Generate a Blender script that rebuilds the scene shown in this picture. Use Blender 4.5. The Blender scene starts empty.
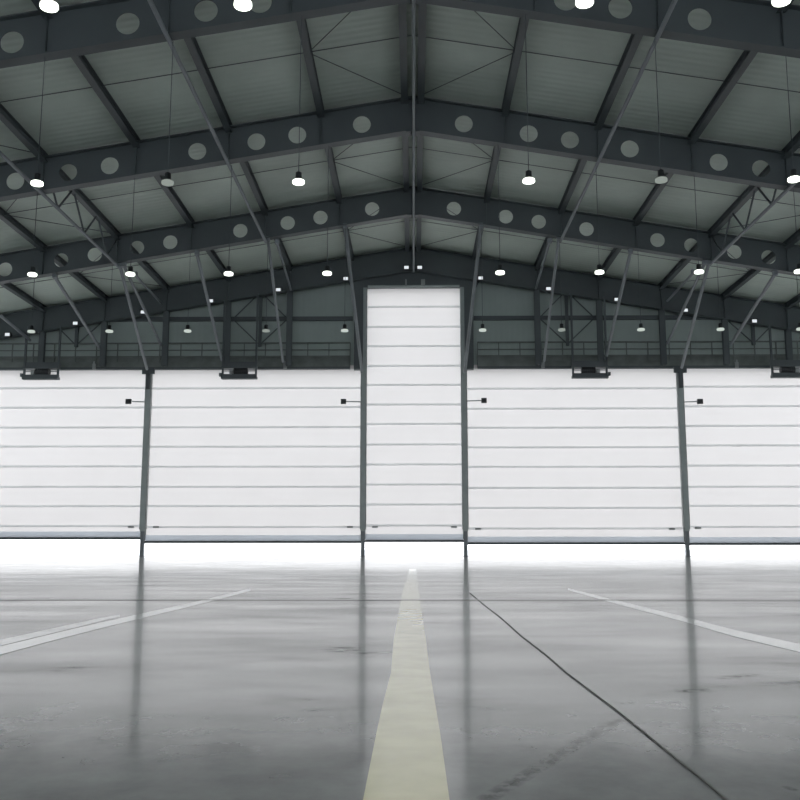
import bpy, bmesh, math, random
from mathutils import Vector, Matrix
random.seed(7)
scene = bpy.context.scene
COL = scene.collection
PI = math.pi

# ------------------------------------------------------------------ camera
F = 960.0                      # focal length in pixels of the 800 px frame
H = 0.331                      # lens height above the floor
TH = math.atan(150 / F)        # pitch up
YAW = math.atan(13.7 * math.cos(TH) / F)
cam_data = bpy.data.cameras.new('camera')
cam = bpy.data.objects.new('camera', cam_data)
COL.objects.link(cam)
cam_data.sensor_width = 36.0
cam_data.lens = 36.0 * F / 800.0
cam_data.clip_start = 0.02
cam_data.clip_end = 5000
cam.location = (0, 0, H)
cam.rotation_euler = (PI / 2 + TH, 0, YAW)
scene.camera = cam

# ------------------------------------------------------------------ world, exposure
SKY = 3.3
world = bpy.data.worlds.new('overcast_sky')
scene.world = world
world.use_nodes = True
wn = world.node_tree.nodes
wl = world.node_tree.links
wn.clear()
w_out = wn.new('ShaderNodeOutputWorld')
w_bg = wn.new('ShaderNodeBackground')
w_tc = wn.new('ShaderNodeTexCoord')
w_sep = wn.new('ShaderNodeSeparateXYZ')
w_ramp = wn.new('ShaderNodeValToRGB')
w_ramp.color_ramp.elements[0].position = 0.0
w_ramp.color_ramp.elements[0].color = (0.97, 0.98, 1.0, 1)
w_ramp.color_ramp.elements[1].position = 1.0
w_ramp.color_ramp.elements[1].color = (0.80, 0.87, 1.0, 1)
wl.new(w_tc.outputs['Generated'], w_sep.inputs[0])
wl.new(w_sep.outputs['Z'], w_ramp.inputs[0])
wl.new(w_ramp.outputs[0], w_bg.inputs['Color'])
w_bg.inputs['Strength'].default_value = SKY
wl.new(w_bg.outputs[0], w_out.inputs[0])

scene.view_settings.view_transform = 'Standard'
scene.view_settings.look = 'None'
scene.view_settings.exposure = 0.0
scene.view_settings.gamma = 1.0
scene.view_settings.use_curve_mapping = False


def ray_point(u, v, y):
    """world point where the sight line through photo pixel (u, v) meets the plane Y = y"""
    s, c = math.sin(TH), math.cos(TH)
    a, b = (u - 400) / F, -(v - 400) / F
    fy, fz = c - b * s, s + b * c
    cy, sy = math.cos(YAW), math.sin(YAW)
    x, yd = a * cy - fy * sy, a * sy + fy * cy
    k = y / yd
    return Vector((x * k, y, fz * k + H))


def floor_point(u, v, z=0.0):
    s, c = math.sin(TH), math.cos(TH)
    a, b = (u - 400) / F, -(v - 400) / F
    fy, fz = c - b * s, s + b * c
    cy, sy = math.cos(YAW), math.sin(YAW)
    x, yd = a * cy - fy * sy, a * sy + fy * cy
    k = (z - H) / fz
    return Vector((x * k, yd * k, z))


# ------------------------------------------------------------------ materials
def new_mat(name):
    m = bpy.data.materials.new(name)
    m.use_nodes = True
    nt = m.node_tree
    for n in list(nt.nodes):
        nt.nodes.remove(n)
    out = nt.nodes.new('ShaderNodeOutputMaterial')
    return m, nt, out


def painted(name, col, rough=0.55, var=0.12, scale=1.5, metallic=0.0, bump=0.0, coat=0.0):
    m, nt, out = new_mat(name)
    b = nt.nodes.new('ShaderNodeBsdfPrincipled')
    tc = nt.nodes.new('ShaderNodeTexCoord')
    no = nt.nodes.new('ShaderNodeTexNoise')
    no.inputs['Scale'].default_value = scale
    no.inputs['Detail'].default_value = 5
    rp = nt.nodes.new('ShaderNodeValToRGB')
    rp.color_ramp.elements[0].position = 0.3
    rp.color_ramp.elements[1].position = 0.7
    rp.color_ramp.elements[0].color = tuple(c * (1 - var) for c in col) + (1,)
    rp.color_ramp.elements[1].color = tuple(min(1, c * (1 + var)) for c in col) + (1,)
    nt.links.new(tc.outputs['Object'], no.inputs['Vector'])
    nt.links.new(no.outputs['Fac'], rp.inputs[0])
    nt.links.new(rp.outputs[0], b.inputs['Base Color'])
    b.inputs['Roughness'].default_value = rough
    b.inputs['Metallic'].default_value = metallic
    b.inputs['Coat Weight'].default_value = coat
    b.inputs['Coat Roughness'].default_value = 0.06
    if bump:
        bp = nt.nodes.new('ShaderNodeBump')
        bp.inputs['Strength'].default_value = bump
        nt.links.new(no.outputs['Fac'], bp.inputs['Height'])
        nt.links.new(bp.outputs[0], b.inputs['Normal'])
    nt.links.new(b.outputs[0], out.inputs[0])
    return m


def corrugated(name, col, axis, period, strength, rough=0.6, var=0.12):
    """sheet metal: colour mottled by noise, ribs as bump running across `axis`"""
    m, nt, out = new_mat(name)
    b = nt.nodes.new('ShaderNodeBsdfPrincipled')
    tc = nt.nodes.new('ShaderNodeTexCoord')
    sep = nt.nodes.new('ShaderNodeSeparateXYZ')
    nt.links.new(tc.outputs['Object'], sep.inputs[0])
    mul = nt.nodes.new('ShaderNodeMath'); mul.operation = 'MULTIPLY'
    mul.inputs[1].default_value = 2 * PI / period
    nt.links.new(sep.outputs[axis], mul.inputs[0])
    sn = nt.nodes.new('ShaderNodeMath'); sn.operation = 'SINE'
    nt.links.new(mul.outputs[0], sn.inputs[0])
    bp = nt.nodes.new('ShaderNodeBump')
    bp.inputs['Strength'].default_value = strength
    bp.inputs['Distance'].default_value = 0.02
    nt.links.new(sn.outputs[0], bp.inputs['Height'])
    no = nt.nodes.new('ShaderNodeTexNoise')
    no.inputs['Scale'].default_value = 0.35
    no.inputs['Detail'].default_value = 6
    nt.links.new(tc.outputs['Object'], no.inputs['Vector'])
    rp = nt.nodes.new('ShaderNodeValToRGB')
    rp.color_ramp.elements[0].position = 0.3
    rp.color_ramp.elements[1].position = 0.7
    rp.color_ramp.elements[0].color = tuple(c * (1 - var) for c in col) + (1,)
    rp.color_ramp.elements[1].color = tuple(c * (1 + var) for c in col) + (1,)
    nt.links.new(no.outputs['Fac'], rp.inputs[0])
    nt.links.new(rp.outputs[0], b.inputs['Base Color'])
    nt.links.new(bp.outputs[0], b.inputs['Normal'])
    b.inputs['Roughness'].default_value = rough
    nt.links.new(b.outputs[0], out.inputs[0])
    return m


def translucent(name, trans, refl):
    m, nt, out = new_mat(name)
    t = nt.nodes.new('ShaderNodeBsdfTranslucent')
    d = nt.nodes.new('ShaderNodeBsdfDiffuse')
    a = nt.nodes.new('ShaderNodeAddShader')
    tc = nt.nodes.new('ShaderNodeTexCoord')
    no = nt.nodes.new('ShaderNodeTexNoise')
    no.inputs['Scale'].default_value = 0.5
    no.inputs['Detail'].default_value = 3
    rp = nt.nodes.new('ShaderNodeValToRGB')
    rp.color_ramp.elements[0].position = 0.25
    rp.color_ramp.elements[1].position = 0.75
    rp.color_ramp.elements[0].color = tuple(c * 0.975 for c in trans) + (1,)
    rp.color_ramp.elements[1].color = tuple(c * 1.025 for c in trans) + (1,)
    nt.links.new(tc.outputs['Object'], no.inputs['Vector'])
    nt.links.new(no.outputs['Fac'], rp.inputs[0])
    nt.links.new(rp.outputs[0], t.inputs['Color'])
    d.inputs['Color'].default_value = refl + (1,)
    nt.links.new(t.outputs[0], a.inputs[0])
    nt.links.new(d.outputs[0], a.inputs[1])
    nt.links.new(a.outputs[0], out.inputs[0])
    return m


def emissive(name, col, strength):
    m, nt, out = new_mat(name)
    e = nt.nodes.new('ShaderNodeEmission')
    e.inputs['Color'].default_value = col + (1,)
    e.inputs['Strength'].default_value = strength
    nt.links.new(e.outputs[0], out.inputs[0])
    return m


M = {}
M['steel'] = painted('dark grey painted steel', (0.086, 0.102, 0.108), 0.5, 0.10, 0.8)
M['tube'] = painted('mid grey tube steel', (0.20, 0.225, 0.24), 0.45, 0.12, 1.2)
M['post'] = painted('green grey mullion steel', (0.40, 0.45, 0.44), 0.5, 0.10, 1.2)
M['black'] = painted('black machine paint', (0.03, 0.033, 0.036), 0.5, 0.2, 3)
M['galv'] = painted('galvanised grey steel', (0.33, 0.35, 0.35), 0.45, 0.15, 3)
M['deck'] = corrugated('roof lining sheet', (0.62, 0.70, 0.63), 'Y', 0.33, 0.35)
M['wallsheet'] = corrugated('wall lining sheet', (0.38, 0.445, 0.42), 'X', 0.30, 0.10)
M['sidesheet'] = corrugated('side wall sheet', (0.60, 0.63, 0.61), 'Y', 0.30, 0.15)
M['strip'] = translucent('added translucent daylight sheet', (0.46, 0.465, 0.46), (0.4, 0.4, 0.4))  # for the added side wall strips that brighten the hall
M['catwalk'] = painted('catwalk grating', (0.17, 0.19, 0.18), 0.7, 0.2, 2)
M['membrane'] = translucent('white door fabric', (0.290, 0.278, 0.263), (0.45, 0.42, 0.42))
M['rib'] = translucent('door rib fabric', (0.83, 0.84, 0.845), (0.05, 0.05, 0.05))
M['sill'] = translucent('door sill fabric', (0.70, 0.725, 0.75), (0.15, 0.16, 0.17))
M['lamp'] = emissive('lamp glow', (0.93, 1.0, 0.88), 3.0)
M['lamp_dim'] = emissive('dim lamp glow', (0.85, 0.95, 0.87), 0.32)
M['lamp_mid'] = emissive('weak lamp glow', (0.88, 0.98, 0.90), 0.62)
M['lamp_cool'] = emissive('cool floodlight glow', (0.90, 0.96, 1.0), 0.85)


def concrete(name):
    m, nt, out = new_mat(name)
    L = nt.links.new
    N = nt.nodes.new
    b = N('ShaderNodeBsdfPrincipled')
    tc = N('ShaderNodeTexCoord')

    def noise(scale, detail, sx=1.0, sy=1.0, rough=0.55):
        mp = N('ShaderNodeMapping')
        mp.inputs['Scale'].default_value = (sx, sy, 1)
        n = N('ShaderNodeTexNoise')
        n.inputs['Scale'].default_value = scale
        n.inputs['Detail'].default_value = detail
        n.inputs['Roughness'].default_value = rough
        L(tc.outputs['Object'], mp.inputs[0])
        L(mp.outputs[0], n.inputs['Vector'])
        return n.outputs['Fac']

    def math_(op, a, b_=None, clamp=False):
        n = N('ShaderNodeMath'); n.operation = op; n.use_clamp = clamp
        for i, x in enumerate((a, b_)):
            if x is None:
                continue
            if isinstance(x, (int, float)):
                n.inputs[i].default_value = x
            else:
                L(x, n.inputs[i])
        return n.outputs[0]

    big = noise(0.9, 7, 1.0, 0.6)
    fine = noise(7.0, 8, 1.0, 0.7, 0.65)
    mid = noise(2.6, 8, 0.55, 1.0, 0.62)
    mix = math_('ADD', math_('ADD', math_('MULTIPLY', big, 0.35), math_('MULTIPLY', mid, 0.35)), math_('MULTIPLY', fine, 0.3))
    rp = N('ShaderNodeValToRGB')
    rp.color_ramp.elements[0].position = 0.30
    rp.color_ramp.elements[1].position = 0.70
    rp.color_ramp.elements[0].color = (0.07, 0.076, 0.072, 1)
    rp.color_ramp.elements[1].color = (0.37, 0.375, 0.365, 1)
    L(mix, rp.inputs[0])
    # worn rubber marks: soft streaks with their own place on the floor
    sep = N('ShaderNodeSeparateXYZ'); L(tc.outputs['Object'], sep.inputs[0])
    grain = noise(38.0, 4, 1.0, 0.8, 0.7)
    total = None
    marks = [((488, 798), (618, 720), 0.017, 0.65), ((655, 694), (706, 688), 0.03, 0.3), ((722, 678), (752, 675), 0.035, 1.0),
             ((684, 691), (702, 690), 0.04, 1.0), ((786, 787), (794, 790), 0.008, 0.7)]
    for p0, p1, wdt, amt in marks:
        a = floor_point(*p0); c = floor_point(*p1)
        d = c - a
        ln = d.length
        d.normalize()
        px = math_('SUBTRACT', sep.outputs['X'], a.x)
        py = math_('SUBTRACT', sep.outputs['Y'], a.y)
        t = math_('ADD', math_('MULTIPLY', px, d.x), math_('MULTIPLY', py, d.y))
        tt = math_('MINIMUM', math_('MAXIMUM', t, 0.0), ln)
        dx = math_('SUBTRACT', px, math_('MULTIPLY', tt, d.x))
        dy = math_('SUBTRACT', py, math_('MULTIPLY', tt, d.y))
        dist = math_('SQRT', math_('ADD', math_('MULTIPLY', dx, dx), math_('MULTIPLY', dy, dy)))
        k = math_('SUBTRACT', 1.0, math_('DIVIDE', dist, wdt), True)
        g = math_('MULTIPLY', math_('SUBTRACT', grain, 0.42), 7.0, True)
        k = math_('MULTIPLY', math_('MULTIPLY', math_('SQRT', k), g), amt)
        total = k if total is None else math_('MAXIMUM', total, k)
    mx = N('ShaderNodeMixRGB')
    mx.inputs['Color2'].default_value = (0.035, 0.037, 0.036, 1)
    L(total, mx.inputs['Fac'])
    L(rp.outputs[0], mx.inputs['Color1'])
    L(mx.outputs[0], b.inputs['Base Color'])
    rr = N('ShaderNodeMapRange')
    rr.inputs['From Min'].default_value = 0.35
    rr.inputs['From Max'].default_value = 0.65
    rr.inputs['From Min'].default_value = 0.3
    rr.inputs['From Max'].default_value = 0.7
    rr.inputs['To Min'].default_value = 0.26
    rr.inputs['To Max'].default_value = 0.15
    L(noise(1.6, 4, 0.45, 1.0, 0.55), rr.inputs['Value'])
    L(rr.outputs[0], b.inputs['Roughness'])
    b.inputs['IOR'].default_value = 1.5
    bp = N('ShaderNodeBump')
    bp.inputs['Strength'].default_value = 0.02
    bp.inputs['Distance'].default_value = 0.006
    dull = math_('SUBTRACT', 1.0, total, True)
    L(math_('MULTIPLY', dull, 0.22), b.inputs['Coat Weight'])
    wear = math_('ADD', math_('MULTIPLY', math_('SUBTRACT', mid, 0.5), 2.6), 0.5, True)
    L(math_('MULTIPLY', dull, wear), b.inputs['Specular IOR Level'])
    b.inputs['Coat Roughness'].default_value = 0.06
    L(noise(3.0, 1.5, 1.0, 0.7, 0.5), bp.inputs['Height'])
    L(bp.outputs[0], b.inputs['Normal'])
    L(b.outputs[0], out.inputs[0])
    return m


M['floor'] = concrete('polished concrete floor')
M['apron'] = painted('pale apron concrete', (0.72, 0.72, 0.71), 0.9, 0.06, 0.1)
M['yellow'] = painted('cream yellow floor paint', (0.70, 0.645, 0.36), 0.24, 0.10, 9, coat=0.5)
M['white'] = painted('white floor paint', (0.92, 0.92, 0.90), 0.2, 0.05, 4, coat=0.5)
M['crack'] = painted('dark joint filler', (0.09, 0.085, 0.08), 0.5, 0.3, 20)
M['joint'] = painted('joint strip', (0.16, 0.16, 0.15), 0.25, 0.6, 1.3, coat=0.15)


# ------------------------------------------------------------------ mesh helpers
def box(bm, x0, x1, y0, y1, z0, z1):
    vs = [bm.verts.new(p) for p in ((x0, y0, z0), (x1, y0, z0), (x1, y1, z0), (x0, y1, z0),
                                    (x0, y0, z1), (x1, y0, z1), (x1, y1, z1), (x0, y1, z1))]
    for f in ((0, 3, 2, 1), (4, 5, 6, 7), (0, 1, 5, 4), (1, 2, 6, 5), (2, 3, 7, 6), (3, 0, 4, 7)):
        bm.faces.new([vs[i] for i in f])


def bar(bm, a, b, w, h, up=Vector((0, 0, 1))):
    """rectangular bar from a to b, w wide and h deep"""
    a, b = Vector(a), Vector(b)
    d = (b - a).normalized()
    s = d.cross(up)
    if s.length < 1e-5:
        s = d.cross(Vector((0, 1, 0)))
    s.normalize()
    u = s.cross(d).normalized()
    vs = []
    for p in (a, b):
        for i, j in ((-1, -1), (1, -1), (1, 1), (-1, 1)):
            vs.append(bm.verts.new(p + s * (w / 2 * i) + u * (h / 2 * j)))
    for f in ((0, 1, 2, 3), (7, 6, 5, 4), (0, 4, 5, 1), (1, 5, 6, 2), (2, 6, 7, 3), (3, 7, 4, 0)):
        bm.faces.new([vs[i] for i in f])


def tube(bm, a, b, r, n=10, r2=None):
    a, b = Vector(a), Vector(b)
    r2 = r if r2 is None else r2
    d = (b - a).normalized()
    s = d.cross(Vector((0, 0, 1)))
    if s.length < 1e-5:
        s = Vector((1, 0, 0))
    s.normalize()
    u = s.cross(d).normalized()
    rings = []
    for p, rr in ((a, r), (b, r2)):
        rings.append([bm.verts.new(p + (s * math.cos(2 * PI * k / n) + u * math.sin(2 * PI * k / n)) * rr) for k in range(n)])
    for k in range(n):
        bm.faces.new((rings[0][k], rings[0][(k + 1) % n], rings[1][(k + 1) % n], rings[1][k]))
    bm.faces.new(rings[0][::-1])
    bm.faces.new(rings[1])


def lathe(bm, prof, n=20, c=(0, 0, 0)):
    c = Vector(c)
    rings = []
    for r, z in prof:
        if r < 1e-6:
            rings.append([bm.verts.new(c + Vector((0, 0, z)))])
        else:
            rings.append([bm.verts.new(c + Vector((r * math.cos(2 * PI * k / n), r * math.sin(2 * PI * k / n), z))) for k in range(n)])
    for q in range(len(rings) - 1):
        A, B = rings[q], rings[q + 1]
        for k in range(n):
            k2 = (k + 1) % n
            if len(A) == 1 and len(B) > 1:
                bm.faces.new((A[0], B[k], B[k2]))
            elif len(B) == 1 and len(A) > 1:
                bm.faces.new((A[k], A[k2], B[0]))
            else:
                bm.faces.new((A[k], A[k2], B[k2], B[k]))


def obj(name, bm, mat, parent=None, smooth=False):
    bmesh.ops.recalc_face_normals(bm, faces=bm.faces)
    me = bpy.data.meshes.new(name)
    bm.to_mesh(me)
    bm.free()
    me.materials.append(mat)
    if smooth:
        for p in me.polygons:
            p.use_smooth = True
    o = bpy.data.objects.new(name, me)
    COL.objects.link(o)
    if parent:
        o.parent = parent
    return o


def tag(o, label=None, cat=None, group=None, kind=None):
    if label: o['label'] = label
    if cat: o['category'] = cat
    if group: o['group'] = group
    if kind: o['kind'] = kind
    return o


def thing(name, label, cat, loc=(0, 0, 0), group=None):
    o = bpy.data.objects.new(name, None)
    COL.objects.link(o)
    o.location = loc
    return tag(o, label, cat, group)


def struct(name, bm, mat, label=None):
    return tag(obj(name, bm, mat), label, None, None, 'structure')


def copy_tree(o, loc, label, group=None):
    c = o.copy(); COL.objects.link(c); c.location = loc
    c['label'] = label
    if group: c['group'] = group
    for ch in list(o.children):
        d = ch.copy(); COL.objects.link(d); d.parent = c
        for g in ch.children:
            e = g.copy(); COL.objects.link(e); e.parent = d
    return c


# ------------------------------------------------------------------ dimensions
SL = 1 / 6                      # roof slope
FY = [15.9, 24.32, 32.87, 41.62, 50.4]     # roof frame positions along the hall
ZB = 15.0 + H                   # ridge height of the frames' underside
ZT = 16.24 + H                  # ridge height of the frames' top
ZD = ZT + 0.16                  # underside of the roof lining at the ridge
DY = 51.0                       # plane of the fabric doors
XW = 27.0                       # half width of the hall
YB = -16.0                      # unseen rear end, its wide opening added to let light in
PX = 3.335                      # purlin spacing
zb = lambda x: ZB - SL * abs(x)
zt = lambda x: ZT - SL * abs(x)
zd = lambda x: ZD - SL * abs(x)

# ------------------------------------------------------------------ structure
bm = bmesh.new(); box(bm, -XW - 0.3, XW + 0.3, YB - 0.3, DY + 0.55, -0.3, 0.0)
struct('floor', bm, M['floor'], 'grey polished concrete hangar floor')
bm = bmesh.new()
xg = XW + 0.3
box(bm, -1500, 1500, DY + 0.55, 3000, -0.35, -0.004); box(bm, -1500, 1500, -1500, YB - 0.3, -0.35, -0.004)
box(bm, -1500, -xg, YB - 0.3, DY + 0.55, -0.35, -0.004); box(bm, xg, 1500, YB - 0.3, DY + 0.55, -0.35, -0.004)
struct('ground', bm, M['apron'], 'bright apron outside below the doors')
for sgn, nm in ((-1, 'ceiling_left'), (1, 'ceiling_right')):
    bm = bmesh.new()
    pts = [(0, ZD), (sgn * (XW + 0.6), zd(XW + 0.6)), (sgn * (XW + 0.6), zd(XW + 0.6) + 0.2), (0, ZD + 0.2)]
    f0 = [bm.verts.new((x, YB - 0.4, z)) for x, z in pts]
    f1 = [bm.verts.new((x, DY + 0.8, z)) for x, z in pts]
    bm.faces.new(f0); bm.faces.new(f1[::-1])
    for k in range(4):
        bm.faces.new((f0[k], f0[(k + 1) % 4], f1[(k + 1) % 4], f1[k]))
    struct(nm, bm, M['deck'], 'grey green roof lining %s of the ridge' % ('left' if sgn < 0 else 'right'))
zside = zd(XW)
for sgn, nm in ((-1, 'wall_left'), (1, 'wall_right')):
    bm = bmesh.new()
    x0, x1 = sorted((sgn * XW, sgn * (XW + 0.2)))
    box(bm, x0, x1, YB - 0.3, DY + 0.5, 0.0, 5.0)
    box(bm, x0, x1, YB - 0.3, DY + 0.5, 10.0, zside)
    struct(nm, bm, M['sidesheet'])
    bm = bmesh.new(); xm = sgn * (XW + 0.1)  # unseen strip added in the side wall as extra light for the interior
    bm.faces.new([bm.verts.new(p) for p in ((xm, YB - 0.3, 5.0), (xm, DY + 0.5, 5.0), (xm, DY + 0.5, 10.0), (xm, YB - 0.3, 10.0))])
    struct('added_window_%d' % (1 if sgn < 0 else 2), bm, M['strip'], 'translucent strip added in the unseen side wall to light the hall')


def gable(bm, y0, y1, xa, xb, z0):
    """wall strip from xa to xb, from z0 up to the roof slope"""
    xs = [xa] + ([0.0] if xa < 0 < xb else []) + [xb]
    for p, q in zip(xs[:-1], xs[1:]):
        vs = [bm.verts.new(v) for v in ((p, y0, z0), (q, y0, z0), (q, y0, zd(q)), (p, y0, zd(p)),
                                        (p, y1, z0), (q, y1, z0), (q, y1, zd(q)), (p, y1, zd(p)))]
        for f in ((0, 1, 2, 3), (7, 6, 5, 4), (0, 4, 5, 1), (1, 5, 6, 2), (2, 6, 7, 3), (3, 7, 4, 0)):
            bm.faces.new([vs[i] for i in f])


bm = bmesh.new(); gable(bm, YB - 0.2, YB, -XW, XW, 11.0)  # rear wall around an added opening that lights the hall from behind
box(bm, -XW, -XW + 1.5, YB - 0.2, YB, 0.0, 11.0); box(bm, XW - 1.5, XW, YB - 0.2, YB, 0.0, 11.0)
struct('wall_rear', bm, M['sidesheet'], 'unseen rear wall with a wide opening added to let light in')

# ---- door measurements (photo pixels on the door plane)
Z_SIDE = ray_point(413, 369.5, DY).z       # head of the side doors
Z_TAIL = ray_point(413, 289, DY).z         # head of the tall centre door
XC = [ray_point(143.5, 550, DY).x, ray_point(363, 550, DY).x, ray_point(465.5, 550, DY).x, ray_point(687, 550, DY).x]
XC = [-(abs(XC[0]) + XC[3]) / 2, XC[1], XC[2], (abs(XC[0]) + XC[3]) / 2]
XE = 25.9
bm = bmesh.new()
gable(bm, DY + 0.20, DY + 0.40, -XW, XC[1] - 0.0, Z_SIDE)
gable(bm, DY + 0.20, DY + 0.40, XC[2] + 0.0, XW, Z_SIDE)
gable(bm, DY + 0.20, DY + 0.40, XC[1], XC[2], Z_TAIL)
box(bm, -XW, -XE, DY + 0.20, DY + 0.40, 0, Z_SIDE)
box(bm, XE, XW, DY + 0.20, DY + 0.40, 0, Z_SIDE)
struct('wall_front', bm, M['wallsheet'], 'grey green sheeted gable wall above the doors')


def door(n, x0, x1, ztop, vbot, ribs, vis, label, rollers):
    zbot = ray_point(413, vbot, DY).z
    d = thing('door_%d' % n, label, None, ((x0 + x1) / 2, DY, zbot))
    del_keys = [k for k in d.keys() if k == 'category']
    d['kind'] = 'structure'
    cx = (x0 + x1) / 2
    g = 0.12
    hw = (x1 - x0) / 2 - g
    top = ztop - zbot
    b = bmesh.new()
    sill = 0.42
    vs = [b.verts.new(p) for p in ((-hw, 0, 0.10), (hw, 0, 0.10), (hw, 0, top + 0.25), (-hw, 0, top + 0.25))]
    b.faces.new(vs)
    obj('fabric_panel', b, M['membrane'], d)
    for v in ribs:
        z = ray_point(413, v, DY).z - zbot
        b = bmesh.new()
        box(b, -hw, hw, -0.075, -0.03, z - 0.055, z + 0.055)
        obj('rib', b, M['rib'], d)
    b = bmesh.new(); box(b, -hw, hw, -0.06, -0.02, 0.12, sill)
    tag(obj('bottom_skirt', b, M['sill'], d), 'grey blue strip along the bottom of the door')
    b = bmesh.new(); box(b, -hw - 0.05, hw + 0.05, -0.16, 0.12, 0.0, 0.12)
    tag(obj('bottom_beam', b, M['steel'], d), 'dark bottom beam')
    for s in (-1, 1):
        b = bmesh.new()
        xa, xb = sorted((s * hw, s * (hw + 0.07)))
        box(b, xa, xb, -0.06, 0.05, 0.14, top + 0.2)
        obj('edge_seal', b, M['post'], d)
    for u, v in rollers:
        p = ray_point(u, v, DY - 0.1)
        b = bmesh.new()
        box(b, p.x - cx - 0.15, p.x - cx + 0.15, -0.14, -0.03, p.z - zbot - 0.05, p.z - zbot + 0.05)
        box(b, p.x - cx - 0.06, p.x - cx + 0.06, -0.17, -0.14, p.z - zbot - 0.04, p.z - zbot + 0.04)
        obj('bracket', b, M['galv'], d)
    return d


R1 = [387.5, 407, 427, 446, 466, 486.5, 506, 526]
R4 = [389, 409, 428, 447.6, 467, 488, 508, 528.5]
door(1, -XE, XC[0], Z_SIDE, 539.5, R1, None, 'far left white fabric door', [(131, 527)])
door(2, XC[0], XC[1], Z_SIDE, 543.2, [388, 407, 427, 446.5, 466.5, 486.7, 506, 527], None, 'wide white fabric door left of the tall door', [(156, 527), (350, 527)])
door(3, XC[1], XC[2], Z_TAIL, 542.2, [307, 327, 346.3, 366, 385, 404.6, 424, 444.5, 464.5, 484.5, 504.5, 525.5], None, 'tall narrow white fabric door in the centre', [(375, 527), (454, 527)])
door(4, XC[2], XC[3], Z_SIDE, 544.7, R4, None, 'wide white fabric door right of the tall door', [(478, 529), (672, 529)])
door(5, XC[3], XE, Z_SIDE, 545.2, [387.5, 407, 426.5, 446, 466, 487, 506, 527], None, 'far right white fabric door', [(698, 528)])

# ------------------------------------------------------------------ mullions between the doors
names = ['outer left', 'inner left', 'inner right', 'outer right']
lab = ['grey green steel mullion between the two left doors', 'grey green steel mullion at the left edge of the tall centre door',
       'grey green steel mullion at the right edge of the tall centre door', 'grey green steel mullion between the two right doors']
for i, x in enumerate(XC):
    inner = i in (1, 2)
    t = thing('door_mullion', lab[i], 'post', (x, DY - 0.3, 0), 'mullions between the doors')
    zlow = 1.3
    zh = Z_TAIL if inner else Z_SIDE
    b = bmesh.new(); box(b, -0.125, 0.125, -0.02, 0.02, zlow, zh); box(b, -0.125, 0.125, 0.26, 0.30, zlow, zh); box(b, -0.03, 0.03, 0.02, 0.26, zlow, zh)
    obj('profile', b, M['post'], t)
    for s in (-1, 1):
        b = bmesh.new(); xa, xb = sorted((s * 0.125, s * 0.165))
        box(b, xa, xb, 0.0, 0.24, zlow + 0.1, zh)
        obj('guide_rail', b, M['galv'], t)
    b = bmesh.new(); box(b, -0.10, 0.10, 0.02, 0.24, 0.02, zlow)
    obj('foot_post', b, M['tube'], t)
    b = bmesh.new(); box(b, -0.16, 0.16, -0.04, 0.30, 0.0, 0.025)
    obj('base_plate', b, M['steel'], t)
    if not inner:
        b = bmesh.new(); box(b, -0.34, 0.34, -0.10, 0.0, Z_SIDE - 0.28, Z_SIDE + 0.05); box(b, -0.10, 0.10, -0.14, -0.02, Z_SIDE - 1.1, Z_SIDE - 0.2)
        obj('head_bracket', b, M['steel'], t)
# dark box columns beside the tall door above the side doors
for s, nm in ((-1, 'left'), (1, 'right')):
    x = XC[1] if s < 0 else XC[2]
    t = thing('tail_door_column', 'broad dark steel column %s of the tall door above the side doors' % nm, 'column', (x + s * 0.29, DY - 0.35, Z_SIDE - 0.05), 'dark columns beside the tall door')
    hgt = zb(x) - Z_SIDE + 0.05
    b = bmesh.new(); box(b, -0.24, 0.24, -0.05, 0.45, 0, hgt)
    obj('shaft', b, M['steel'], t)
    b = bmesh.new()
    vs = [(s * 0.24, hgt - 0.8), (s * 0.24, hgt), (s * 0.65, hgt)]
    f0 = [b.verts.new((px, 0.10, pz)) for px, pz in vs]; f1 = [b.verts.new((px, 0.16, pz)) for px, pz in vs]
    b.faces.new(f0); b.faces.new(f1[::-1])
    for k in range(3): b.faces.new((f0[k], f0[(k + 1) % 3], f1[(k + 1) % 3], f1[k]))
    obj('gusset_plate', b, M['steel'], t)
# lintel over the tall door with its two hangers
t = thing('tail_door_lintel', 'dark steel lintel over the tall centre door under the ridge', 'beam', (0, DY - 0.3, Z_TAIL))
b = bmesh.new(); box(b, XC[1] - 0.05, XC[2] + 0.05, -0.05, 0.45, 0.02, ZB - Z_TAIL + 0.5)
obj('beam', b, M['steel'], t)
b = bmesh.new(); box(b, XC[1] + 0.2, XC[2] - 0.2, -0.12, -0.05, 0.0, 0.10)
obj('edge_rail', b, M['post'], t)
for u, w in ((406, 0.09), (423, 0.22)):
    p = ray_point(u, 284, DY - 0.4)
    b = bmesh.new(); box(b, p.x - w / 2, p.x + w / 2, -0.16, -0.04, 0.02, 0.42)
    obj('hanger', b, M['galv'], t)

# ------------------------------------------------------------------ roof frames
HOLES = [1.85, 4.19, 5.67, 7.81, 10.97, 12.47, 14.37, 15.88, 18.4, 20.9, 22.4, 24.6]
HR = 0.325


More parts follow.
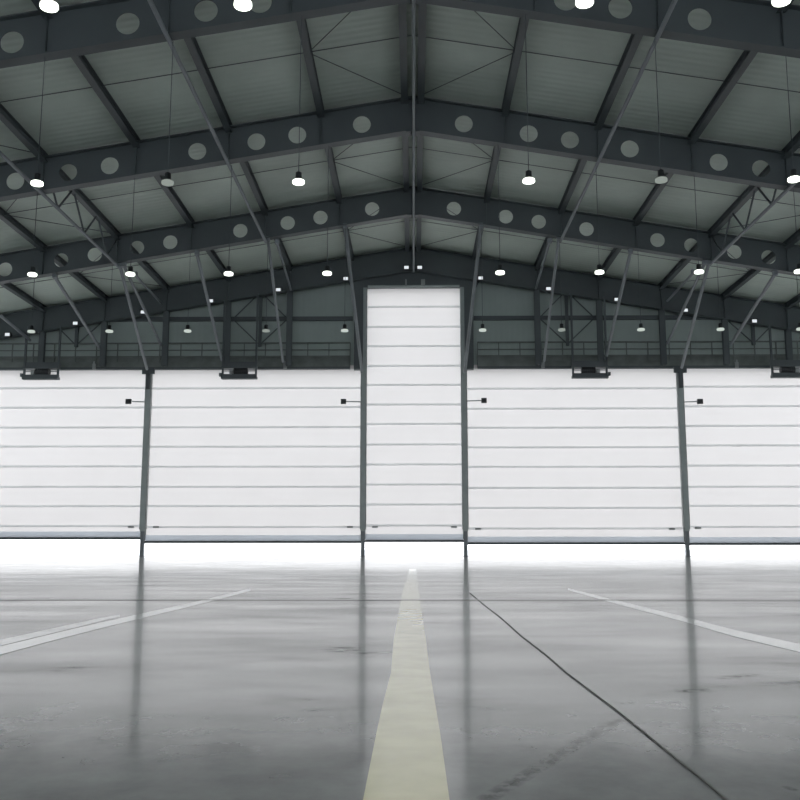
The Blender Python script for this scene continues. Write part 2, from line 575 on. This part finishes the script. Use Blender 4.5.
def web_half(bm, sgn, holes, thick, y):
    """sloping web of one half frame with round holes, ridge to eaves"""
    rings = {}
    spans = []
    x = 0.0
    end = XW - 0.5
    for h in holes:
        spans.append((x, h - 0.45, None)); spans.append((h - 0.45, h + 0.45, h)); x = h + 0.45
    spans.append((x, end, None))
    for yy in (y - thick / 2, y + thick / 2):
        for a, c, h in spans:
            if c - a < 1e-4:
                continue
            P = lambda px, t: bm.verts.new((sgn * px, yy, zb(px) + t * (zt(px) - zb(px))))
            if h is None:
                bm.faces.new((P(a, 0), P(c, 0), P(c, 1), P(a, 1)))
            else:
                n = 40
                D = ZT - ZB
                hh = D / 2
                hz = 0.46 * D
                angs = [2 * PI * k / n for k in range(n)]
                cor = [math.atan2(j, i) % (2 * PI) for i, j in ((0.45, D - hz), (-0.45, D - hz), (-0.45, -hz), (0.45, -hz))]
                for cc in cor:
                    q = min(range(len(angs)), key=lambda k: abs(angs[k] - cc)); angs[q] = cc
                angs.sort()
                inner, outer = [], []
                for an in angs:
                    dx, dz = math.cos(an), math.sin(an)
                    inner.append(bm.verts.new((sgn * (h + HR * dx), yy, zb(h) + hz + HR * dz)))
                    k = min(0.45 / abs(dx) if abs(dx) > 1e-9 else 1e9, ((D - hz) if dz > 0 else hz) / abs(dz) if abs(dz) > 1e-9 else 1e9)
                    ox, oz = h + k * dx, hz + k * dz
                    outer.append(bm.verts.new((sgn * ox, yy, zb(ox) + oz)))
                m = len(angs)
                for k in range(m):
                    bm.faces.new((inner[k], inner[(k + 1) % m], outer[(k + 1) % m], outer[k]))
                if yy < y:
                    rings[h] = [v.co.copy() for v in inner]
                else:
                    i0 = [bm.verts.new(co) for co in rings[h]]
                    for k in range(m):
                        bm.faces.new((i0[k], i0[(k + 1) % m], inner[(k + 1) % m], inner[k]))


def slope_bar(bm, sgn, x0, x1, y0, y1, zfun, t):
    vs = []
    for x in (x0, x1):
        for yy, dz in ((y0, 0), (y1, 0), (y1, t), (y0, t)):
            vs.append(bm.verts.new((sgn * x, yy, zfun(x) + dz)))
    for f in ((0, 1, 2, 3), (7, 6, 5, 4), (0, 4, 5, 1), (1, 5, 6, 2), (2, 6, 7, 3), (3, 7, 4, 0)):
        bm.faces.new([vs[i] for i in f])


flab = ['roof frame just above the top edge of the picture', 'nearest visible dark roof frame with round holes, cut by the top edge',
        'second visible dark roof frame with round holes', 'third dark roof frame with round holes, its ends near mid height',
        'farthest dark roof frame without holes, against the gable wall']
frames = []
for i, y in enumerate(FY):
    if i == 0:
        flab_i = 'dark roof frame nearest the camera, carrying the topmost lamps'
    else:
        flab_i = flab[i]
    t = thing('roof_frame', flab_i, 'roof beam', (0, y, 0), 'dark steel roof frames')
    frames.append(t)
    last = i == 4
    for s in (-1, 1):
        b = bmesh.new(); web_half(b, s, [] if last else HOLES, 0.03, 0)
        obj('web', b, M['steel'], t)
        b = bmesh.new(); slope_bar(b, s, 0, XW - 0.5, -0.20, 0.20, lambda x: zb(x) - 0.03, 0.035)
        obj('bottom_flange', b, M['steel'], t)
        b = bmesh.new(); slope_bar(b, s, 0, XW - 0.5, -0.20, 0.20, zt, 0.035)
        obj('top_flange', b, M['steel'], t)
        for k in range(1, 8):
            x = k * PX
            for yy in ((-0.12, -0.015), (0.015, 0.12)):
                pass
            b = bmesh.new(); box(b, s * x - 0.012, s * x + 0.012, -0.14, -0.015, zb(x), zt(x)); box(b, s * x - 0.012, s * x + 0.012, 0.015, 0.14, zb(x), zt(x))
            obj('stiffener', b, M['steel'], t)
        # column down to the floor at the side wall
        b = bmesh.new()
        xo = s * (XW - 0.5)
        box(b, min(xo, xo + s * 0.04), max(xo, xo + s * 0.04), -0.2, 0.2, 0, zt(XW - 0.5))
        box(b, min(xo, xo + s * 0.42), max(xo, xo + s * 0.42), -0.015, 0.015, 0, zt(XW - 0.5))
        box(b, min(xo + s * 0.42, xo + s * 0.46), max(xo + s * 0.42, xo + s * 0.46), -0.2, 0.2, 0, zt(XW - 0.5))
        obj('column', b, M['steel'], t)
    b = bmesh.new(); box(b, -0.02, 0.02, -0.20, 0.20, ZB - 0.06, ZT)
    box(b, -0.25, 0.25, -0.20, 0.20, ZB - 0.10, ZB - 0.03)
    obj('ridge_plate', b, M['steel'], t)

# ------------------------------------------------------------------ purlins
ordw = ['', 'first', 'second', 'third', 'fourth', 'fifth', 'sixth', 'seventh']
Y0P, Y1P = YB + 0.05, DY + 0.15
for s, side in ((-1, 'left'), (1, 'right')):
    for k in range(0, 8):
        x = k * PX if k else 0.30
        b = bmesh.new()
        d = 0.30
        zc = zd(x)
        # channel: web and two flanges, tucked under the lining
        for (xa, xb, za, zb_) in ((-0.015, 0.015, -d, 0.0), (-0.12, 0.12, -d - 0.012, -d + 0.012), (-0.12, 0.12, -0.03, -0.012)):
            box(b, s * x + xa, s * x + xb, Y0P, Y1P, zc + za, zc + zb_)
        lb = ('%s ridge purlin running beside the centre tube' % side) if k == 0 else 'long dark purlin, %s out from the ridge on the %s' % (ordw[k], side)
        o = tag(obj('roof_purlin', b, M['steel']), lb, 'purlin', 'long purlins under the roof lining')

# transverse sag rods under the lining and thin roof bracing
for i in range(4):
    ym = (FY[i] + FY[i + 1]) / 2
    for s, side in ((-1, 'left'), (1, 'right')):
        b = bmesh.new()
        tube(b, (s * 0.03, ym, zd(0.03) - 0.10), (s * (XW - 0.1), ym, zd(XW - 0.1) - 0.10), 0.015, 6)
        where = ['above the top edge', 'between the nearest and second holed frames', 'between the second and third holed frames', 'between the third frame and the gable'][i]
        tag(obj('sag_rod', b, M['steel']), 'thin cross rod under the %s roof slope, %s' % (side, where), 'rod', 'cross rods under the roof')
        if i == 0:
            continue
        for k, (xa, xb) in enumerate(((0.3, PX), (4 * PX, 5 * PX))):
            t = thing('roof_bracing', 'thin bracing rods %s %s, %s' % (side, ['of ridge', 'in fifth roof panel'][k], ['', 'between first and second holed frames', 'between second and third holed frames', 'between third frame and gable'][i]), 'rod', (s * xb, ym, zd(xb) - 0.12), 'thin bracing rods under the roof')
            for yy in (FY[i] + 0.3, FY[i + 1] - 0.3):
                b = bmesh.new()
                p = Vector((s * xa, yy, zd(xa) - 0.12)) - t.location
                tube(b, (0, 0, 0), p, 0.015, 6)
                obj('rod', b, M['steel'], t)

# ------------------------------------------------------------------ tie tubes and lattice girders at the frames' underside
TR = 0.065
for x, lb in ((0.03, 'straight grey tube running along under the ridge'), (-2 * PX, 'long grey tie tube left of the ridge'), (2 * PX, 'long grey tie tube right of the ridge')):
    b = bmesh.new()
    zc = zb(x) - 0.03 - TR
    tube(b, (x, FY[0] - 8, zc), (x, (FY[4] - 0.05) if x == 0.03 else FY[3] + 0.2, zc), TR * (0.8 if x == 0.03 else 1), 10)
    if x == 0.03:
        for y in FY:
            box(b, -0.09, 0.09, y - 0.12, y + 0.12, zc, zc + 0.10)
    tag(obj('tie_tube', b, M['tube']), lb, 'tube', 'tie tubes under the frames')
for s, side in ((-1, 'left'), (1, 'right')):
    x = s * 4 * PX
    t = thing('lattice_girder', 'zigzag lattice girder with tube chord on the %s, between the roof frames' % side, 'girder', (x, FY[1], zb(x) - 0.1), 'lattice girders')
    b = bmesh.new(); tube(b, (0, -8.5, 0), (0, FY[3] + 0.2 - FY[1], 0), TR, 10)
    obj('bottom_chord', b, M['tube'], t)
    top = zd(x) - 0.31 - t.location.z
    for i in (2,):
        ya, yb = FY[i], FY[i + 1]
        n = 3
        st = (yb - ya) / n
        for k in range(n):
            y0 = ya + k * st - FY[1]
            b = bmesh.new(); tube(b, (0, y0 + 0.15, top), (0, y0 + st / 2, 0), 0.04, 8); obj('lacing_bar', b, M['steel'], t)
            b = bmesh.new(); tube(b, (0, y0 + st / 2, 0), (0, y0 + st - 0.15, top), 0.04, 8); obj('lacing_bar', b, M['steel'], t)

# ------------------------------------------------------------------ gable posts, girts, bracing
wy = DY - 0.02
plist = [2, 3, 4, 5, 6, 7]
for s, side in ((-1, 'left'), (1, 'right')):
    for k in plist:
        x = s * k * PX
        b = bmesh.new()
        z0, z1 = Z_SIDE + 0.1, zb(x) - 0.03
        y = FY[4]
        box(b, x - 0.15, x + 0.15, y - 0.12, y - 0.10, z0, z1)
        box(b, x - 0.15, x + 0.15, y + 0.10, y + 0.12, z0, z1)
        box(b, x - 0.012, x + 0.012, y - 0.10, y + 0.10, z0, z1)
        tag(obj('gable_post', b, M['steel']), 'dark upright post over the %s doors, %s from the tall door' % (side, ordw[k - 1]), 'post', 'upright posts on the gable wall')
    # girts
    b = bmesh.new()
    z = ray_point(413, 318, DY).z
    xa, xb = sorted((s * 3.3, s * (XW - 0.6)))
    box(b, xa, xb, DY + 0.0, DY + 0.2, z - 0.11, z + 0.11)
    tag(obj('wall_girt', b, M['steel']), 'dark horizontal girt across the gable wall, %s side' % side, 'girt', 'girts on the gable wall')
    # thin X bracing behind the hoists
    for c, pts in enumerate(([(6.67, 318), (8.33, 345), (10.0, 318)], [(16.67, 318), (18.33, 345), (20.0, 318)])):
        t = thing('wall_bracing', 'thin crossed bracing rods on the gable wall above the %s %s hoist' % (['inner', 'outer'][c], side), 'rod', (s * pts[1][0], DY - 0.15, ray_point(413, 345, DY).z), 'thin bracing on the gable wall')
        zc = t.location.z
        for q in (0, 2):
            b = bmesh.new()
            tube(b, (0, 0, 0), (s * (pts[q][0] - pts[1][0]), 0.05, ray_point(413, 316, DY).z - zc), 0.035, 6)
            obj('rod', b, M['steel'], t)
            b = bmesh.new()
            tube(b, (s * (pts[q][0] - pts[1][0]), 0.05, ray_point(413, 322, DY).z - zc), (0, 0.0, ray_point(413, 292 + 12 * c, DY).z - zc), 0.035, 6)
            obj('rod', b, M['steel'], t)
        b = bmesh.new(); box(b, -0.08, 0.08, -0.06, 0.12, -0.08, ray_point(413, 290 + 12 * c, DY).z - zc)
        obj('upright', b, M['steel'], t)

# ------------------------------------------------------------------ catwalk above the side doors
for s, side in ((-1, 'left'), (1, 'right')):
    xi = XC[1] - 0.75 if s < 0 else XC[2] + 0.75
    xa, xb = sorted((xi, s * (XW - 0.6)))
    t = thing('catwalk', 'dark narrow catwalk with railing along the head of the %s doors' % side, 'catwalk', ((xa + xb) / 2, DY - 0.15, Z_SIDE), 'catwalks above the side doors')
    cx = t.location.x
    b = bmesh.new(); box(b, xa - cx, xb - cx, -0.12, 0.35, 0.0, 0.12)
    tag(obj('door_head_beam', b, M['steel'], t), 'dark beam along the door head')
    b = bmesh.new(); box(b, xa - cx, xb - cx, -0.06, 0.30, 0.12, 0.42)
    obj('deck', b, M['catwalk'], t)
    zr = [ray_point(413, v, DY).z - Z_SIDE for v in (343, 350, 357)]
    for q, z in enumerate(zr):
        b = bmesh.new(); box(b, xa - cx, xb - cx, 0.0, 0.05, z - (0.04 if q == 0 else 0.025), z + (0.04 if q == 0 else 0.025))
        obj('rail', b, M['catwalk'], t)
    n = int((xb - xa) / 1.12)
    for k in range(n + 1):
        x = xa + (xb - xa) * k / n - cx
        b = bmesh.new(); box(b, x - 0.025, x + 0.025, 0.0, 0.05, 0.42, zr[0])
        obj('rail_post', b, M['catwalk'], t)
    b = bmesh.new(); box(b, xa - cx, xb - cx, 0.12, 0.20, 0.42, 0.78)
    obj('toe_board', b, M['catwalk'], t)
# small pale brackets on the head beam
for u, lb in ((94, 'small pale bracket on the door head left of the far left mullion'), (285, 'small pale bracket on the door head over the inner left door'),
              (543, 'small pale bracket on the door head over the inner right door'), (737, 'small pale bracket on the door head near the right edge')):
    p = ray_point(u, 366, DY - 0.35)
    b = bmesh.new(); box(b, p.x - 0.09, p.x + 0.09, DY - 0.36, DY - 0.26, Z_SIDE + 0.0, Z_SIDE + 0.30); box(b, p.x - 0.04, p.x + 0.04, DY - 0.38, DY - 0.34, Z_SIDE + 0.28, Z_SIDE + 0.42)
    tag(obj('head_clip', b, M['galv']), lb, 'bracket', 'pale brackets on the door heads')

# ------------------------------------------------------------------ hoist machines
def make_hoist(s, x0, x1, label):
    """motor cradle hanging in front of the door head; x0 is the side of its ledge (away from the centre)"""
    cx = (x0 + x1) / 2
    w = abs(x1 - x0) / 2
    y = FY[4] - 0.55
    t = thing('door_hoist', label, 'hoist', (cx, y, Z_SIDE - 0.17), 'door hoists hanging at the door heads')
    lo = -0.54
    b = bmesh.new(); box(b, -w, w, -0.16, 0.16, lo, lo + 0.14); box(b, -w + 0.03, w - 0.03, -0.14, 0.14, lo + 0.14, lo + 0.25)
    obj('cradle_tray', b, M['steel'], t)
    b = bmesh.new(); xa, xb = sorted((s * w, s * (w + 0.12)))
    box(b, xa, xb, -0.12, 0.12, lo + 0.14, lo + 0.32)
    obj('side_ledge', b, M['steel'], t)
    for q in (-1, 1):
        b = bmesh.new(); box(b, q * (w - 0.06) - 0.05, q * (w - 0.06) + 0.05, -0.05, 0.05, lo + 0.2, zb(cx) - Z_SIDE + 0.29)
        obj('hanger', b, M['steel'], t)
    b = bmesh.new(); box(b, -w, w, -0.16, 0.16, 0.03, 0.14); box(b, -w, w, 0.0, 0.16, 0.14, 0.40)
    obj('cradle_head', b, M['steel'], t)
    # motor: ribbed drum lying across
    b = bmesh.new(); xm = -s * 0.08
    tube(b, (xm - 0.36, 0, -0.12), (xm + 0.36, 0, -0.12), 0.19, 18)
    box(b, xm - 0.30, xm + 0.30, -0.12, 0.12, lo + 0.2, -0.15)
    mo = obj('motor', b, M['black'], t)
    for r in range(6):
        xx = xm - 0.30 + r * 0.11
        b = bmesh.new(); tube(b, (xx, 0, -0.12), (xx + 0.03, 0, -0.12), 0.215, 18)
        obj('cooling_fin', b, M['black'], mo)
    b = bmesh.new(); xg = s * 0.42
    tube(b, (xg - 0.10, -0.02, -0.17), (xg + 0.10, -0.02, -0.17), 0.12, 14)
    box(b, xg - 0.08, xg + 0.08, -0.14, 0.10, lo + 0.2, -0.20)
    tag(obj('gearbox', b, M['galv'], t), 'pale grey gearbox')
    b = bmesh.new(); tube(b, (-w + 0.05, 0.0, -0.10), (w - 0.05, 0.0, -0.10), 0.02, 8)
    obj('drive_shaft', b, M['steel'], t)


yh = FY[4] - 0.6
make_hoist(-1, ray_point(221.5, 370, yh).x, ray_point(257, 370, yh).x, 'dark motor hoist hanging at the head of the inner left door')
make_hoist(-1, ray_point(23, 370, yh).x, ray_point(59, 370, yh).x, 'dark motor hoist hanging at the head of the far left door')
make_hoist(1, ray_point(608, 370, yh).x, ray_point(572, 370, yh).x, 'dark motor hoist hanging at the head of the inner right door')
make_hoist(1, ray_point(807, 370, yh).x, ray_point(771.5, 370, yh).x, 'dark motor hoist at the right edge, head of the far right door')

# ------------------------------------------------------------------ stop switches on arms
for i, (ub, v, uc) in enumerate(((128.5, 401.5, 147), (343.5, 401.5, 361), (484, 400.5, 467), (700, 401.5, 684))):
    xp = XC[i]
    p = ray_point(ub, v, DY - 0.45)
    s = -1 if p.x < xp else 1
    t = thing('stop_switch', 'small black switch box on a thin arm %s the %s mullion' % ('left of' if s < 0 else 'right of', names[i]), 'switch', (xp, DY - 0.45, p.z), 'switch boxes on the mullions')
    b = bmesh.new(); tube(b, (s * 0.12, 0.13, 0), (p.x - xp - s * 0.1, 0, 0), 0.028, 8)
    obj('arm', b, M['galv'], t)
    b = bmesh.new(); box(b, p.x - xp - 0.14, p.x - xp + 0.14, -0.08, 0.08, -0.13, 0.13); box(b, p.x - xp - 0.10, p.x - xp + 0.10, -0.10, -0.08, -0.09, 0.09)
    obj('switch_box', b, M['black'], t)

# ------------------------------------------------------------------ raking tubes from the third holed frame to the gable
braces = [((345, 227), (362, 372), 'from the frame to the left side of the tall door', 0.085),
          ((197, 254), (222, 360), 'from the frame down to the inner left hoist', 0.08),
          ((268, 240), (283, 362), 'from the inner left tie tube down to the door head', 0.07),
          ((277, 243), (291, 290), 'short, from the inner left tie tube to the gable post', 0.06),
          ((120, 266), (147, 369), 'from the left lattice girder to the outer left mullion head', 0.08),
          ((124, 266), (161, 345), 'from the left lattice girder to the gable post beside it', 0.07),
          ((135, 275), (161, 303), 'short and flat, left lattice girder to the gable post', 0.06),
          ((55, 277), (99, 347), 'near the left edge, from the frame to a gable post', 0.08),
          ((-33, 288), (30, 340), 'at the far left edge, from the frame to a gable post', 0.08)]
for s in (-1, 1):
    for (a, c, lb, r) in braces:
        pa = ray_point(a[0], a[1], FY[3]); pc = ray_point(c[0], c[1], FY[4] - 0.22)
        pa.x *= -s; pc.x *= -s
        if s > 0:
            lb = lb.replace('left', 'RIGHT').replace('RIGHT', 'right')
        b = bmesh.new(); tube(b, pa, pc, r, 10)
        d = (pc - pa).normalized()
        box(b, pa.x - 0.09, pa.x + 0.09, pa.y - 0.10, pa.y + 0.10, pa.z - 0.05, pa.z + 0.14)
        tag(obj('raking_tube', b, M['tube']), 'grey raking tube ' + lb, 'tube', 'raking tubes between the last two frames')

# ------------------------------------------------------------------ pendant lamps
def make_lamp(mat, loc, label, rod):
    t = thing('pendant_lamp', label, 'lamp', loc, 'pendant lamps under the frames')
    b = bmesh.new()
    lathe(b, [(0, 0.045), (0.10, 0.05), (0.155, 0.06), (0.165, 0.08), (0.16, 0.135), (0.13, 0.155), (0, 0.16)])
    obj('lens', b, M[mat], t, True)
    b = bmesh.new()
    lathe(b, [(0.0, 0.150), (0.14, 0.152), (0.12, 0.18), (0.085, 0.20), (0.08, 0.36), (0.05, 0.38), (0.0, 0.38)])
    obj('gear_housing', b, M['black'], t, True)
    b = bmesh.new(); tube(b, (0, 0, 0.37), (0, 0, rod), 0.011, 6)
    obj('suspension_rod', b, M['steel'], t)
    return t


ZL = 9.75 + H - 0.17
LX = [3.06 + 3.50 * k for k in range(7)]
rowname = ['topmost row at the picture edge', 'second row from the top', 'third row from the top', 'lowest row before the gable wall']
protos = {}
for i in range(4):
    for s, side in ((-1, 'left'), (1, 'right')):
        for k, x in enumerate(LX):
            if (i == 0 and k > 1) or (i == 1 and k > 2) or (i == 2 and k > 3) or (i == 3 and k > 4):
                continue
            mat = 'lamp'
            if i == 1 and k == 1: mat = 'lamp_dim'
            if i == 3: mat = 'lamp_mid'
            if i == 3 and k == 1: mat = 'lamp_dim'
            lb = 'pendant lamp, %s %s of centre in the %s' % (ordw[k + 1], side, rowname[i])
            if mat == 'lamp_dim': lb = 'dim ' + lb
            make_lamp(mat, (s * x + 0.015, FY[i] + 0.0, ZL - (0.05 if i == 3 else 0)), lb, zb(x) - (0.03 if k != 1 or i == 3 else 0.165) - ZL + (0.05 if i == 3 else 0))

# small floodlights on the last frame
FL = [ray_point(u, v, FY[4]) for u, v in ((345, 278), (279, 290), (213, 299), (147, 310), (79, 322), (13, 334))]
for s, side in ((-1, 'left'), (1, 'right')):
    for k in range(7):
        if k == 0:
            p = ray_point(406.5, 267, FY[4])
        else:
            p = Vector((-(3.62 * k), FY[4], 0)); p.z = ray_point(345, 278, FY[4]).z - SL * 3.62 * (k - 1)
        if k > 6: continue
        x = abs(p.x) * s
        where = 'close beside the ridge tube' if k == 0 else '%s out from the ridge pair' % ordw[k]
        t = thing('floodlight', 'small square floodlight on the farthest frame, %s side, %s' % (side, where), 'floodlight', (x, FY[4] - 0.50, p.z - 0.17), 'floodlights along the last frame')
        b = bmesh.new(); box(b, -0.12, 0.12, 0.0, 0.02, -0.08, 0.08)
        obj('lens', b, M['lamp_cool'], t)
        b = bmesh.new(); box(b, -0.16, 0.16, 0.02, 0.16, -0.12, 0.12); box(b, -0.18, 0.18, 0.0, 0.05, 0.11, 0.14)
        obj('housing', b, M['black'], t)
        b = bmesh.new(); box(b, -0.03, 0.03, 0.16, 0.485, -0.03, 0.03)
        obj('bracket', b, M['steel'], t)

# ------------------------------------------------------------------ floor markings
def strip(name, left, right, mat, z=0.004):
    bm_ = bmesh.new()
    n = len(left)
    L = [floor_point(u, v, z) for u, v in left]
    R = [floor_point(u, v, z) for u, v in right]
    tl = [bm_.verts.new(p) for p in L]; tr = [bm_.verts.new(p) for p in R]
    bl = [bm_.verts.new((p.x, p.y, 0.0005)) for p in L]; br = [bm_.verts.new((p.x, p.y, 0.0005)) for p in R]
    for k in range(n - 1):
        bm_.faces.new((tl[k], tr[k], tr[k + 1], tl[k + 1]))
        bm_.faces.new((bl[k], bl[k + 1], br[k + 1], br[k]))
        bm_.faces.new((tl[k], tl[k + 1], bl[k + 1], bl[k]))
        bm_.faces.new((tr[k], br[k], br[k + 1], tr[k + 1]))
    bm_.faces.new((tl[0], bl[0], br[0], tr[0])); bm_.faces.new((tl[-1], tr[-1], br[-1], bl[-1]))
    return obj(name, bm_, mat)


left = [(357, 822), (363, 800), (371, 760), (376, 735), (382.5, 705), (391, 672), (393.5, 640), (399, 610), (403.5, 588), (408.5, 573), (409, 569)]
right = [(453.5, 822), (449.5, 800), (444, 760), (440.5, 735), (435.5, 705), (430, 672), (426, 640), (421.5, 610), (418, 588), (416.5, 573), (416, 569)]
o = strip('taxi_line', left, right, M['yellow'], 0.0012)
tag(o, 'cream yellow painted guide line running down the middle of the floor', 'floor marking')
o = strip('white_line', [(-30, 662.5), (0, 654.5), (60, 638.5), (136, 619.3), (195, 605.2), (250, 591)], [(-30, 654), (0, 646.5), (60, 632), (136, 614.8), (195, 602), (250, 588.6)], M['white'], 0.0012)
tag(o, 'white painted floor line slanting on the left, the lower brighter one', 'floor marking')
M['white_worn'] = painted('worn white floor paint', (0.75, 0.75, 0.73), 0.2, 0.15, 4, coat=0.4)
o = strip('white_line', [(-30, 653.3), (0, 645.8), (50, 633.6), (100, 621.2), (120, 616.5)], [(-30, 647), (0, 640), (50, 629), (100, 618.2), (120, 614.8)], M['white_worn'], 0.0009)
tag(o, 'faint worn floor line just above the white line on the left', 'floor marking')
o = strip('white_line', [(830, 660), (800, 652), (735, 636.5), (683, 621.2), (638, 609.5), (605, 600.6), (568, 590)], [(830, 651.5), (800, 644), (735, 630), (683, 616.5), (638, 605.6), (605, 597.6), (568, 588.2)], M['white'], 0.0012)
tag(o, 'white painted floor line slanting on the right of the floor', 'floor marking')
# joint across the floor
ya = floor_point(413, 600.7).y; yb = floor_point(413, 599.4).y
bm = bmesh.new(); box(bm, -XW + 0.6, XW - 0.6, ya, yb, 0.0004, 0.0022)
tag(obj('floor_joint', bm, M['joint']), 'dark straight joint across the whole floor in front of the doors', 'floor joint')
# crack
cr = [(470, 593), (486, 606), (500, 617), (522, 636), (545, 654), (566, 672), (590, 690), (615, 709), (633, 723), (650, 737), (680, 761), (703, 779), (725, 798), (748, 820)]
lf, rg = [], []
for k, (u, v) in enumerate(cr):
    w = 0.22 + 0.8 * k / len(cr)
    j = random.uniform(-0.5, 0.5)
    lf.append((u - w + j, v + 0.3)); rg.append((u + w + j, v - 0.3))
o = strip('floor_crack', lf[::-1], rg[::-1], M['crack'], 0.0018)
tag(o, 'thin dark crack running diagonally across the floor on the right', 'crack')
